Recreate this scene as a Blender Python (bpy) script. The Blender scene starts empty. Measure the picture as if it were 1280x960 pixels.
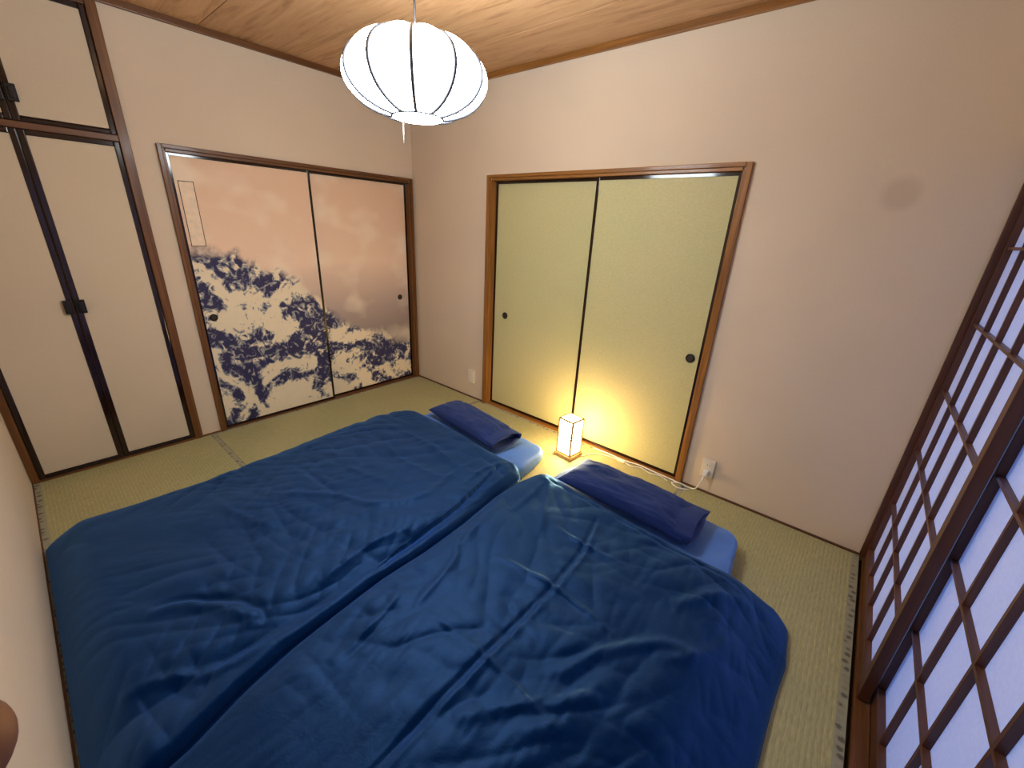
import bpy, bmesh, math, random
import numpy as np
from mathutils import Vector, Matrix
random.seed(3)
SC = bpy.context.scene
COL = SC.collection
PI = math.pi

# ------------------------------------------------------------------ camera
CAM = Vector((3.2612, -2.4423, 1.4720))
right = Vector((0.75823287, 0.65028039, 0.04709914))
up = Vector((-0.26592024, 0.24248933, 0.93299805))
fwd = Vector((-0.59528929, 0.7199544, -0.35678609))
cd = bpy.data.cameras.new('camera')
cam = bpy.data.objects.new('camera', cd)
COL.objects.link(cam)
m = Matrix((right, up, -fwd)).transposed().to_4x4()
m.translation = CAM
cam.matrix_world = m
cd.sensor_fit = 'HORIZONTAL'
cd.sensor_width = 36.0
cd.lens = 512.96 / 1280 * 36.0
cd.clip_start = 0.02
SC.camera = cam

# ------------------------------------------------------------------ world and exposure
W = bpy.data.worlds.new('world')
SC.world = W
W.use_nodes = True
W.node_tree.nodes['Background'].inputs['Color'].default_value = (0.25, 0.45, 1.0, 1)
W.node_tree.nodes['Background'].inputs['Strength'].default_value = 0.9
SC.view_settings.view_transform = 'Standard'
SC.view_settings.look = 'None'
SC.view_settings.gamma = 1.0
SC.view_settings.use_curve_mapping = False
SC.view_settings.exposure = 1.85
PENDANT_L = 11.0        # radiance of the paper lantern
TABLE_L = 14.0          # radiance of the little floor lamp

# ------------------------------------------------------------------ room measures
RW, RD, RH = 3.59, 2.672, 2.445      # x width, y depth (wall at y = -RD), ceiling

# ------------------------------------------------------------------ materials
def new_mat(name):
    mt = bpy.data.materials.new(name)
    mt.use_nodes = True
    nt = mt.node_tree
    return mt, nt, nt.nodes['Principled BSDF']

def nd(nt, typ, **kw):
    n = nt.nodes.new(typ)
    for k, v in kw.items():
        if k == 'inp':
            for a, b in v.items():
                n.inputs[a].default_value = b
        else:
            setattr(n, k, v)
    return n

def rgb(c):
    return (c[0], c[1], c[2], 1.0)

def ramp(nt, stops, fac):
    r = nd(nt, 'ShaderNodeValToRGB')
    el = r.color_ramp.elements
    while len(el) < len(stops):
        el.new(0.5)
    for e, (p, c) in zip(el, stops):
        e.position = p
        e.color = rgb(c)
    nt.links.new(fac, r.inputs['Fac'])
    return r

def math_n(nt, op, a, b=None, c=None):
    n = nd(nt, 'ShaderNodeMath', operation=op)
    for i, v in enumerate((a, b, c)):
        if v is None:
            continue
        if isinstance(v, (int, float)):
            n.inputs[i].default_value = v
        else:
            nt.links.new(v, n.inputs[i])
    return n.outputs[0]

def mapping(nt, scale=(1, 1, 1), loc=(0, 0, 0), obj=False):
    if obj:
        g = nd(nt, 'ShaderNodeTexCoord').outputs['Object']
    else:
        g = nd(nt, 'ShaderNodeNewGeometry').outputs['Position']
    mp = nd(nt, 'ShaderNodeMapping', inp={'Scale': scale, 'Location': loc})
    nt.links.new(g, mp.inputs['Vector'])
    return mp.outputs['Vector']

def noise(nt, vec, scale, detail=3, rough=0.5, dist=0.0):
    n = nd(nt, 'ShaderNodeTexNoise', inp={'Scale': scale, 'Detail': detail, 'Roughness': rough, 'Distortion': dist})
    nt.links.new(vec, n.inputs['Vector'])
    return n.outputs['Fac']

def bump(nt, bsdf, h, strength=0.3, dist=0.01):
    b = nd(nt, 'ShaderNodeBump', inp={'Strength': strength, 'Distance': dist})
    nt.links.new(h, b.inputs['Height'])
    nt.links.new(b.outputs['Normal'], bsdf.inputs['Normal'])

def mix(nt, fac, a, b, blend='MIX'):
    n = nd(nt, 'ShaderNodeMix', data_type='RGBA', blend_type=blend)
    if isinstance(fac, (int, float)):
        n.inputs[0].default_value = fac
    else:
        nt.links.new(fac, n.inputs[0])
    for i, v in ((6, a), (7, b)):
        if isinstance(v, tuple):
            n.inputs[i].default_value = rgb(v)
        else:
            nt.links.new(v, n.inputs[i])
    return n.outputs[2]

def mat_plain(name, col, rough=0.5, spec=0.5, metallic=0.0, var=0.08, nscale=30, bstr=0.0):
    mt, nt, b = new_mat(name)
    v = mapping(nt)
    f = noise(nt, v, nscale)
    lo = tuple(max(0, c * (1 - var)) for c in col)
    hi = tuple(min(1, c * (1 + var)) for c in col)
    r = ramp(nt, [(0.3, lo), (0.7, hi)], f)
    nt.links.new(r.outputs['Color'], b.inputs['Base Color'])
    b.inputs['Roughness'].default_value = rough
    b.inputs['Specular IOR Level'].default_value = spec
    b.inputs['Metallic'].default_value = metallic
    if bstr:
        bump(nt, b, f, bstr, 0.004)
    return mt

def mat_wall(name, col):
    mt, nt, b = new_mat(name)
    v = mapping(nt)
    f1 = noise(nt, v, 1.2, 2)
    f2 = noise(nt, v, 190, 4, 0.6)
    r = ramp(nt, [(0.25, tuple(c * 0.93 for c in col)), (0.75, tuple(min(1, c * 1.05) for c in col))], f1)
    r2 = ramp(nt, [(0.3, (0.94, 0.94, 0.93)), (0.7, (1, 1, 1))], f2)
    c = mix(nt, 1.0, r.outputs['Color'], r2.outputs['Color'], 'MULTIPLY')
    # a faint round darker spot in the colour, high up on the back wall
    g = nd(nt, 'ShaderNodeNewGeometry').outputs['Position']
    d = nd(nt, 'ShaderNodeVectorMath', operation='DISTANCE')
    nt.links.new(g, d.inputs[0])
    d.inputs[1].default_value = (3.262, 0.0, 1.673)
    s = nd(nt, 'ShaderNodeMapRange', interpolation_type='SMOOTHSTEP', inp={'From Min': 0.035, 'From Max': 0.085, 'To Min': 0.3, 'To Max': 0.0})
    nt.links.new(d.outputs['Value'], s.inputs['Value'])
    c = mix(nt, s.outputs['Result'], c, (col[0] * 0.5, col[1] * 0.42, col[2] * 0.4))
    nt.links.new(c, b.inputs['Base Color'])
    b.inputs['Roughness'].default_value = 0.85
    b.inputs['Specular IOR Level'].default_value = 0.25
    bump(nt, b, f2, 0.25, 0.003)
    return mt

def mat_wood(name, c0, c1, axis, rough=0.35, spec=0.5, fine=55.0, coat=0.0):
    mt, nt, b = new_mat(name)
    sc = [fine, fine, fine]
    sc[axis] = fine * 0.035
    v = mapping(nt, tuple(sc))
    f = noise(nt, v, 1.0, 5, 0.62, 0.6)
    r = ramp(nt, [(0.28, c0), (0.52, tuple((a + q) / 2 for a, q in zip(c0, c1))), (0.72, c1)], f)
    nt.links.new(r.outputs['Color'], b.inputs['Base Color'])
    b.inputs['Roughness'].default_value = rough
    b.inputs['Specular IOR Level'].default_value = spec
    b.inputs['Coat Weight'].default_value = coat
    b.inputs['Coat Roughness'].default_value = 0.12
    bump(nt, b, f, 0.08, 0.003)
    return mt

def mat_ceiling():
    mt, nt, b = new_mat('ceiling_cedar')
    oi = nd(nt, 'ShaderNodeObjectInfo')
    mp = nd(nt, 'ShaderNodeMapping', inp={'Scale': (0.9, 9.0, 9.0)})
    nt.links.new(nd(nt, 'ShaderNodeNewGeometry').outputs['Position'], mp.inputs['Vector'])
    cx = nd(nt, 'ShaderNodeCombineXYZ')
    nt.links.new(math_n(nt, 'MULTIPLY', oi.outputs['Random'], 17.0), cx.inputs[0])
    nt.links.new(math_n(nt, 'MULTIPLY', oi.outputs['Random'], 9.0), cx.inputs[1])
    nt.links.new(cx.outputs[0], mp.inputs['Location'])
    f = noise(nt, mp.outputs['Vector'], 2.2, 7, 0.68, 1.1)
    r = ramp(nt, [(0.30, (0.31, 0.150, 0.060)), (0.46, (0.53, 0.300, 0.145)), (0.7, (0.64, 0.39, 0.205))], f)
    tint = ramp(nt, [(0.0, (0.9, 0.88, 0.86)), (1.0, (1.05, 1.03, 1.0))], oi.outputs['Random'])
    c = mix(nt, 1.0, r.outputs['Color'], tint.outputs['Color'], 'MULTIPLY')
    nt.links.new(c, b.inputs['Base Color'])
    b.inputs['Roughness'].default_value = 0.5
    b.inputs['Specular IOR Level'].default_value = 0.3
    bump(nt, b, f, 0.06, 0.004)
    return mt

def mat_tatami(name, axis):
    """rush mat: ridges run along the given axis"""
    mt, nt, b = new_mat(name)
    other = 1 - axis
    vec = mapping(nt)
    sep = nd(nt, 'ShaderNodeSeparateXYZ')
    nt.links.new(vec, sep.inputs[0])
    ridge = math_n(nt, 'SINE', math_n(nt, 'MULTIPLY', sep.outputs[other], 2 * PI / 0.016))
    sc = [260, 260, 60]
    sc[axis] = 26
    f = noise(nt, mapping(nt, tuple(sc)), 1.0, 3, 0.6)
    f2 = noise(nt, vec, 1.6, 3)
    r = ramp(nt, [(0.25, (0.30, 0.275, 0.125)), (0.75, (0.50, 0.455, 0.235))], f)
    r2 = ramp(nt, [(0.3, (0.88, 0.9, 0.86)), (0.7, (1.05, 1.02, 1.0))], f2)
    c = mix(nt, 1.0, r.outputs['Color'], r2.outputs['Color'], 'MULTIPLY')
    groove = nd(nt, 'ShaderNodeMapRange', inp={'From Min': -1.0, 'From Max': -0.3, 'To Min': 0.15, 'To Max': 0.0})
    nt.links.new(ridge, groove.inputs['Value'])
    c = mix(nt, groove.outputs['Result'], c, (0.17, 0.15, 0.07))
    nt.links.new(c, b.inputs['Base Color'])
    b.inputs['Roughness'].default_value = 0.55
    b.inputs['Specular IOR Level'].default_value = 0.4
    h = math_n(nt, 'ADD', ridge, math_n(nt, 'MULTIPLY', f, 0.8))
    bump(nt, b, h, 0.25, 0.0015)
    return mt

def mat_heri():
    mt, nt, b = new_mat('mat_edging_cloth')
    v = mapping(nt)
    vo = nd(nt, 'ShaderNodeTexVoronoi', feature='F1', inp={'Scale': 30.0, 'Randomness': 0.45})
    nt.links.new(v, vo.inputs['Vector'])
    f = noise(nt, v, 120, 2)
    h = math_n(nt, 'ADD', vo.outputs['Distance'], math_n(nt, 'MULTIPLY', f, 0.25))
    r = ramp(nt, [(0.34, (0.12, 0.11, 0.08)), (0.46, (0.27, 0.255, 0.17)), (0.7, (0.32, 0.30, 0.2))], h)
    nt.links.new(r.outputs['Color'], b.inputs['Base Color'])
    b.inputs['Roughness'].default_value = 0.8
    return mt

def mat_fabric(name, col, gloss, amount=0.7, rough=0.62, weave=0.22):
    """cotton satin: deep dyed diffuse under a coloured sheen that grows at grazing angles"""
    mt, nt, b = new_mat(name)
    nt.nodes.remove(b)
    v = mapping(nt)
    f = noise(nt, v, 7.0, 4, 0.6)
    r = ramp(nt, [(0.3, tuple(c * 0.88 for c in col)), (0.7, tuple(c * 1.12 for c in col))], f)
    df = nd(nt, 'ShaderNodeBsdfDiffuse', inp={'Roughness': 0.3})
    nt.links.new(r.outputs['Color'], df.inputs['Color'])
    gl = nd(nt, 'ShaderNodeBsdfGlossy', inp={'Color': rgb(gloss), 'Roughness': rough})
    w = noise(nt, v, 18.0, 6, 0.65, 0.6)
    bm_ = nd(nt, 'ShaderNodeBump', inp={'Strength': weave, 'Distance': 0.012})
    nt.links.new(w, bm_.inputs['Height'])
    lw = nd(nt, 'ShaderNodeLayerWeight', inp={'Blend': 0.5})
    for n in (df, gl, lw):
        nt.links.new(bm_.outputs['Normal'], n.inputs['Normal'])
    fac = math_n(nt, 'MULTIPLY', math_n(nt, 'POWER', lw.outputs['Facing'], 1.5), amount)
    mx = nd(nt, 'ShaderNodeMixShader')
    nt.links.new(fac, mx.inputs[0])
    nt.links.new(df.outputs[0], mx.inputs[1])
    nt.links.new(gl.outputs[0], mx.inputs[2])
    nt.links.new(mx.outputs[0], nt.nodes['Material Output'].inputs['Surface'])
    return mt

def mat_green():
    mt, nt, b = new_mat('olive_door_paper')
    v = mapping(nt)
    f = noise(nt, mapping(nt, (60, 60, 160)), 1.0, 4, 0.6)
    f1 = noise(nt, v, 1.5, 2)
    r = ramp(nt, [(0.3, (0.49, 0.455, 0.225)), (0.7, (0.575, 0.53, 0.285))], f)
    r2 = ramp(nt, [(0.3, (0.95, 0.97, 0.95)), (0.7, (1.03, 1.0, 1.0))], f1)
    nt.links.new(mix(nt, 1.0, r.outputs['Color'], r2.outputs['Color'], 'MULTIPLY'), b.inputs['Base Color'])
    b.inputs['Roughness'].default_value = 0.6
    b.inputs['Specular IOR Level'].default_value = 0.3
    bump(nt, b, f, 0.25, 0.004)
    return mt

def mat_mural():
    """plain abstract stand-in print: tan wash above, mottled ink blue, grey and cream below"""
    mt, nt, b = new_mat('abstract_ink_print')
    vec = mapping(nt)
    sep = nd(nt, 'ShaderNodeSeparateXYZ')
    nt.links.new(vec, sep.inputs[0])
    y, z = sep.outputs[1], sep.outputs[2]
    sky = ramp(nt, [(0.16, (0.19, 0.155, 0.145)), (0.42, (0.47, 0.355, 0.30)), (0.64, (0.86, 0.62, 0.45)), (0.92, (0.78, 0.53, 0.36))],
               math_n(nt, 'MULTIPLY', z, 0.56))
    cl = ramp(nt, [(0.50, (0, 0, 0)), (0.64, (1, 1, 1))], noise(nt, mapping(nt, (1, 1.6, 2.2), (2, 4, 1)), 1.6, 2))
    c = mix(nt, math_n(nt, 'MULTIPLY', cl.outputs['Color'], 0.55), sky.outputs['Color'], (0.94, 0.80, 0.61))
    # lower field of marbled ink: high on the left leaf, low on the right leaf
    step = nd(nt, 'ShaderNodeMapRange', interpolation_type='SMOOTHSTEP', inp={'From Min': -1.6, 'From Max': -0.2, 'To Min': 1.22, 'To Max': 0.42})
    nt.links.new(y, step.inputs['Value'])
    wob = math_n(nt, 'MULTIPLY_ADD', noise(nt, vec, 3.5, 4, 0.6), 0.36, -0.18)
    dd = math_n(nt, 'SUBTRACT', math_n(nt, 'ADD', step.outputs['Result'], wob), z)
    mask = nd(nt, 'ShaderNodeMapRange', interpolation_type='SMOOTHSTEP', inp={'From Min': -0.05, 'From Max': 0.03})
    nt.links.new(dd, mask.inputs['Value'])
    wn = noise(nt, vec, 2.6, 3, 0.55, 0.8)
    sm = noise(nt, mapping(nt, (1, 1, 1), (3, 1, 5)), 17.0, 4, 0.65, 1.4)
    ph = math_n(nt, 'ADD', math_n(nt, 'MULTIPLY', z, 9.0), math_n(nt, 'MULTIPLY', wn, 20.0))
    ph = math_n(nt, 'ADD', ph, math_n(nt, 'MULTIPLY', y, 3.0))
    s_ = math_n(nt, 'MULTIPLY_ADD', math_n(nt, 'SINE', ph), 0.21, 0.5)
    h = math_n(nt, 'ADD', math_n(nt, 'MULTIPLY', s_, 0.45), math_n(nt, 'MULTIPLY', sm, 0.55))
    ink = ramp(nt, [(0.36, (0.034, 0.030, 0.085)), (0.435, (0.044, 0.040, 0.11)), (0.447, (0.25, 0.25, 0.26)), (0.492, (0.38, 0.36, 0.33)),
                    (0.505, (0.83, 0.70, 0.50)), (0.62, (0.86, 0.73, 0.52))], h)
    c = mix(nt, mask.outputs['Result'], c, ink.outputs['Color'])
    nt.links.new(c, b.inputs['Base Color'])
    b.inputs['Roughness'].default_value = 0.6
    b.inputs['Specular IOR Level'].default_value = 0.3
    bump(nt, b, noise(nt, vec, 150, 3), 0.1, 0.002)
    return mt

def mat_emit(name, col, strength, diff=(0.8, 0.8, 0.8)):
    mt, nt, b = new_mat(name)
    v = mapping(nt)
    f = noise(nt, v, 60, 3)
    r = ramp(nt, [(0.3, tuple(c * 0.95 for c in col)), (0.7, col)], f)
    b.inputs['Base Color'].default_value = rgb(diff)
    nt.links.new(r.outputs['Color'], b.inputs['Emission Color'])
    b.inputs['Emission Strength'].default_value = strength
    b.inputs['Roughness'].default_value = 0.7
    return mt

def mat_paper():
    """thin washi: part of the light passes through, so dusk outside tints it blue"""
    mt, nt, b = new_mat('shoji_paper')
    f = noise(nt, mapping(nt), 90, 4)
    r = ramp(nt, [(0.3, (0.66, 0.69, 0.80)), (0.7, (0.71, 0.74, 0.84))], f)
    tr = nd(nt, 'ShaderNodeBsdfTranslucent')
    df = nd(nt, 'ShaderNodeBsdfDiffuse')
    nt.links.new(r.outputs['Color'], tr.inputs['Color'])
    nt.links.new(r.outputs['Color'], df.inputs['Color'])
    mx = nd(nt, 'ShaderNodeMixShader', inp={0: 0.35})
    nt.links.new(df.outputs[0], mx.inputs[1])
    nt.links.new(tr.outputs[0], mx.inputs[2])
    nt.links.new(mx.outputs[0], nt.nodes['Material Output'].inputs['Surface'])
    return mt

M = {
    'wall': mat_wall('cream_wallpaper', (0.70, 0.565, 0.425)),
    'closet': mat_wall('closet_door_paper', (0.66, 0.545, 0.40)),
    'ceiling': mat_ceiling(),
    'tatami_x': mat_tatami('tatami_rush_lengthwise', 0),
    'tatami_y': mat_tatami('tatami_rush_crosswise', 1),
    'heri': mat_heri(),
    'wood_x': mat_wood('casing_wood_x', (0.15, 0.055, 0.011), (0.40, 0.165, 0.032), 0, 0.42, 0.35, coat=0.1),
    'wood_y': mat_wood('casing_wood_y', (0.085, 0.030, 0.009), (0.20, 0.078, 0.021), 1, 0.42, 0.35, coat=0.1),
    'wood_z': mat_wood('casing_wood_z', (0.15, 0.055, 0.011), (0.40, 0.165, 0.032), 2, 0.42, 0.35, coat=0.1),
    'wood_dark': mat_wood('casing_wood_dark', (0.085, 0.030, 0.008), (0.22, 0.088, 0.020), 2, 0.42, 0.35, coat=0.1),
    'lacquer': mat_plain('black_lacquer', (0.020, 0.007, 0.004), 0.11, 0.5),
    'dark': mat_plain('dark_gap', (0.03, 0.016, 0.008), 0.6),
    'shoji': mat_wood('shoji_wood', (0.050, 0.014, 0.008), (0.115, 0.036, 0.014), 2, 0.42),
    'shoji_y': mat_wood('shoji_wood_rail', (0.062, 0.020, 0.009), (0.14, 0.05, 0.018), 1, 0.42),
    'shoji_paper': mat_paper(),
    'green': mat_green(),
    'mural': mat_mural(),
    'cartouche': mat_plain('pale_paper_strip', (0.84, 0.66, 0.49), 0.7, 0.3),
    'handle': mat_plain('blackened_metal', (0.020, 0.015, 0.012), 0.32, 0.5, 0.5),
    'handle_in': mat_plain('brown_metal_cup', (0.055, 0.042, 0.035), 0.4, 0.5, 0.5),
    'navy': mat_fabric('navy_duvet_cotton', (0.0010, 0.0140, 0.064), (0.20, 0.45, 1.0), 0.62, 0.5, 0.16),
    'navy2': mat_fabric('navy_pillow_cotton', (0.013, 0.027, 0.115), (0.30, 0.40, 0.75), 0.5),
    'sheet': mat_fabric('blue_sheet_cotton', (0.075, 0.19, 0.55), (0.6, 0.75, 1.0), 0.4),
    'plastic': mat_plain('white_plastic', (0.76, 0.68, 0.56), 0.35, 0.5, var=0.02),
    'socket': mat_plain('dark_slot', (0.05, 0.04, 0.03), 0.5),
    'cable': mat_plain('white_cable', (0.82, 0.80, 0.76), 0.4, 0.5, var=0.02),
    'lamp_wood': mat_wood('pale_lamp_wood', (0.42, 0.22, 0.08), (0.62, 0.37, 0.16), 2, 0.5),
    'lamp_paper': mat_emit('lit_lamp_paper', (1.0, 0.70, 0.30), TABLE_L),
    'lantern': mat_emit('lit_lantern_fabric', (0.86, 0.95, 1.0), PENDANT_L),
    'rib': mat_plain('grey_wire', (0.06, 0.06, 0.07), 0.45),
    'cord': mat_plain('brown_cord', (0.006, 0.003, 0.002), 0.6, 0.1),
}

# ------------------------------------------------------------------ mesh helpers
def box(bm, x0, x1, y0, y1, z0, z1):
    vs = [bm.verts.new(p) for p in ((x0, y0, z0), (x1, y0, z0), (x1, y1, z0), (x0, y1, z0), (x0, y0, z1), (x1, y0, z1), (x1, y1, z1), (x0, y1, z1))]
    for f in ((0, 3, 2, 1), (4, 5, 6, 7), (0, 1, 5, 4), (1, 2, 6, 5), (2, 3, 7, 6), (3, 0, 4, 7)):
        bm.faces.new([vs[i] for i in f])

def bbox(*a):
    bm = bmesh.new()
    box(bm, *a)
    return bm

def boxes(lst):
    bm = bmesh.new()
    for a in lst:
        box(bm, *a)
    return bm

def tube(bm, pts, r, n=8, cap=True):
    pts = [Vector(p) for p in pts]
    rings = []
    t = (pts[1] - pts[0]).normalized()
    ref = Vector((0, 0, 1)) if abs(t.z) < 0.9 else Vector((1, 0, 0))
    a = t.cross(ref).normalized()
    for i, p in enumerate(pts):
        t = (pts[min(i + 1, len(pts) - 1)] - pts[max(i - 1, 0)]).normalized()
        a = (a - t * a.dot(t)).normalized()
        b = t.cross(a)
        rr = r[i] if isinstance(r, (list, tuple)) else r
        rings.append([bm.verts.new(p + (a * math.cos(2 * PI * k / n) + b * math.sin(2 * PI * k / n)) * rr) for k in range(n)])
    for i in range(len(rings) - 1):
        for k in range(n):
            bm.faces.new((rings[i][k], rings[i][(k + 1) % n], rings[i + 1][(k + 1) % n], rings[i + 1][k]))
    if cap:
        bm.faces.new(list(reversed(rings[0])))
        bm.faces.new(rings[-1])

def smooth_path(pts, n=8):
    P = [Vector(p) for p in pts]
    P = [P[0] * 2 - P[1]] + P + [P[-1] * 2 - P[-2]]
    out = []
    for i in range(1, len(P) - 2):
        a, b, c, d = P[i - 1:i + 3]
        for k in range(n):
            t = k / n
            out.append(0.5 * ((2 * b) + (c - a) * t + (2 * a - 5 * b + 4 * c - d) * t * t + (3 * b - a - 3 * c + d) * t ** 3))
    out.append(P[-2])
    return out

def lathe(bm, prof, n=32, axis='z', origin=(0, 0, 0)):
    """prof: list of (r, h)."""
    o = Vector(origin)
    def P(r, h, t):
        c, s = math.cos(t) * r, math.sin(t) * r
        return o + {'z': Vector((c, s, h)), 'y': Vector((c, h, -s)), 'x': Vector((h, c, s))}[axis]
    rings = [[bm.verts.new(P(r, h, 2 * PI * k / n)) for k in range(n)] for r, h in prof]
    for i in range(len(rings) - 1):
        for k in range(n):
            bm.faces.new((rings[i][k], rings[i][(k + 1) % n], rings[i + 1][(k + 1) % n], rings[i + 1][k]))
    bm.faces.new(list(reversed(rings[0])))
    bm.faces.new(rings[-1])

def obj(name, bm, mat, parent=None, bevel=0.0, smooth=False, loc=None):
    """link the bmesh as one object; vertices are in world space unless loc is given (then local)"""
    me = bpy.data.meshes.new(name)
    bmesh.ops.recalc_face_normals(bm, faces=bm.faces[:])
    if bevel:
        bmesh.ops.bevel(bm, geom=bm.edges[:], offset=bevel, segments=2, affect='EDGES', profile=0.6, clamp_overlap=True)
    if parent is not None and loc is None:
        off = Vector((0, 0, 0))
        p = parent
        while p is not None:
            off += p.location
            p = p.parent
        bmesh.ops.translate(bm, verts=bm.verts[:], vec=-off)
    bm.to_mesh(me)
    bm.free()
    me.materials.append(M[mat] if isinstance(mat, str) else mat)
    if smooth:
        for p in me.polygons:
            p.use_smooth = True
    o = bpy.data.objects.new(name, me)
    COL.objects.link(o)
    if parent is not None:
        o.parent = parent
    if loc is not None:
        o.location = loc
    return o

def empty(name, loc=(0, 0, 0), rz=0.0, parent=None):
    o = bpy.data.objects.new(name, None)
    o.empty_display_size = 0.05
    COL.objects.link(o)
    o.location = loc
    o.rotation_euler.z = rz
    if parent is not None:
        o.parent = parent
    return o

def tag(o, label, cat, group=None, kind=None):
    o['label'] = label
    o['category'] = cat
    if group:
        o['group'] = group
    if kind:
        o['kind'] = kind
    return o

# ================================================================== THE SETTING
# ---- floor: six rush mats laid in the usual pattern
fl = obj('floor', bbox(-0.15, RW + 0.15, -RD - 0.15, 0.15, -0.12, -0.03), 'dark')
tag(fl, 'floor of six pale green tatami mats with dull cloth edging', 'floor', kind='structure')
HB = 0.030
g = 0.0012
mats = [
    (0.0, 0.897, -1.797, 0.0, 1), (2.697, RW, -1.797, 0.0, 1),
    (0.897, 2.697, -0.897, 0.0, 0), (0.897, 2.697, -1.797, -0.897, 0),
    (0.0, 1.797, -RD, -1.797, 0), (1.797, RW, -RD, -1.797, 0)]
for x0, x1, y0, y1, ax in mats:
    t = obj('tatami_mat', bbox(x0 + g, x1 - g, y0 + g, y1 - g, -0.03, 0.0), 'tatami_y' if ax else 'tatami_x', fl)
    for s in (0, 1):
        if ax:
            a, b_ = (x0 + g, x0 + HB) if s == 0 else (x1 - HB, x1 - g)
            if s == 0 and x0 == 0:
                a, b_ = x0 + 0.008, x0 + HB
            obj('cloth_border', bbox(a, b_, y0 + g, y1 - g, -0.002, 0.0012), 'heri', t)
        else:
            a, b_ = (y0 + g, y0 + HB) if s == 0 else (y1 - HB, y1 - g)
            obj('cloth_border', bbox(x0 + g, x1 - g, a, b_, -0.002, 0.0012), 'heri', t)

# ---- ceiling of wide cedar boards running along x
ce = obj('ceiling', bbox(-0.15, RW + 0.15, -RD - 0.15, 0.15, RH + 0.012, RH + 0.1), 'dark')
tag(ce, 'ceiling of wide brown cedar boards with thin dark joints', 'ceiling', kind='structure')
ys = [0.0, -0.375, -0.91, -1.445, -1.98, -2.515, -RD]
for a, b_ in zip(ys[:-1], ys[1:]):
    obj('ceiling_board', bbox(0, RW, b_ + 0.0018, a - 0.0018, RH, RH + 0.011), 'ceiling', ce, bevel=0.0012)

# ---- walls
T = 0.14
GX0, GX1 = 0.957, 2.646        # clear opening of the green doors
OPZ = 1.787                    # clear opening height
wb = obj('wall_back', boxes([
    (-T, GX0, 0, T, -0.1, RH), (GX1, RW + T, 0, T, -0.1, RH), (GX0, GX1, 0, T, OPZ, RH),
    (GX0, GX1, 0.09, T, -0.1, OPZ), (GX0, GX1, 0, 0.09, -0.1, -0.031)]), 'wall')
tag(wb, 'cream wallpapered back wall around the olive sliding doors', 'wall', kind='structure')
WY0, WY1 = -1.722, -0.045      # printed doors opening
CY0, CY1 = -2.645, -1.908      # closet opening
wl = obj('wall_left', boxes([
    (-T, 0, WY1, T, -0.1, RH), (-T, 0, WY0, WY1, OPZ, RH), (-T, 0, CY1, WY0, -0.1, RH),
    (-T, 0, -RD - T, CY0, -0.1, RH), (-T, 0, CY0, CY1, 2.385, RH),
    (-T, -0.09, WY0, WY1, -0.1, OPZ), (-T, -0.09, CY0, CY1, -0.1, 2.385),
    (-0.09, 0, WY0, WY1, -0.1, -0.031), (-0.09, 0, CY0, CY1, -0.1, -0.031)]), 'wall')
tag(wl, 'cream wallpapered left wall holding printed doors and closet', 'wall', kind='structure')
wf = obj('wall_front', bbox(-T, RW + T, -RD - T, -RD, -0.1, RH), 'wall')
tag(wf, 'plain cream wall along the foot end of the beds', 'wall', kind='structure')
wr = obj('wall_right', boxes([(RW, RW + T, -RD, 0.0, 1.83, RH), (RW, RW + T, -RD, 0.0, -0.1, -0.031)]), 'wall')
tag(wr, 'cream wall above the paper lattice screens', 'wall', kind='structure')

# ---- cornice and skirting
def trim(name, bm, mat, label, bevel=0.002):
    o = obj(name, bm, mat, bevel=bevel)
    tag(o, label, 'trim', kind='structure')
    return o
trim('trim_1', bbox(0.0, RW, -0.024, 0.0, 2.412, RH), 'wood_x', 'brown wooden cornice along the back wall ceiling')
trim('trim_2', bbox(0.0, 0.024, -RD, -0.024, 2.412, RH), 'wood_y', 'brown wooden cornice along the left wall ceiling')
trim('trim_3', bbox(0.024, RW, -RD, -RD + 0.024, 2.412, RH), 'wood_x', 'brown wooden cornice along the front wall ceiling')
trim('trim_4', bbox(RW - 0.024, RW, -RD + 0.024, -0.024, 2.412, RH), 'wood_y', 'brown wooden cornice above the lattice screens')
o = obj('baseboard_back', boxes([(0.0, 0.912, -0.010, 0.0, 0.0, 0.010), (2.688, RW - 0.0, -0.010, 0.0, 0.0, 0.010)]), 'shoji_y')
tag(o, 'thin dark skirting strip below the back wall', 'baseboard', kind='structure')
o = obj('baseboard_left', bbox(0.0, 0.010, -1.868, -1.758, 0.0, 0.010), 'wood_y')
tag(o, 'thin dark skirting strip between closet and printed doors', 'baseboard', kind='structure')
o = obj('baseboard_front', bbox(0.0, RW, -RD, -RD + 0.006, 0.0, 0.004), 'shoji_y')
tag(o, 'thin dark skirting strip below the plain front wall', 'baseboard', kind='structure')

# ---- casing of the olive doors
e = empty('trim_5', (1.8, 0, 0))
tag(e, 'orange brown wooden casing round the olive sliding doors', 'door frame', kind='structure')
def casing_x(x0, x1, z0, z1, name, mat):
    obj(name, bbox(x0, x1, -0.016, 0.086, z0, z1), mat, e, bevel=0.002)
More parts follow.
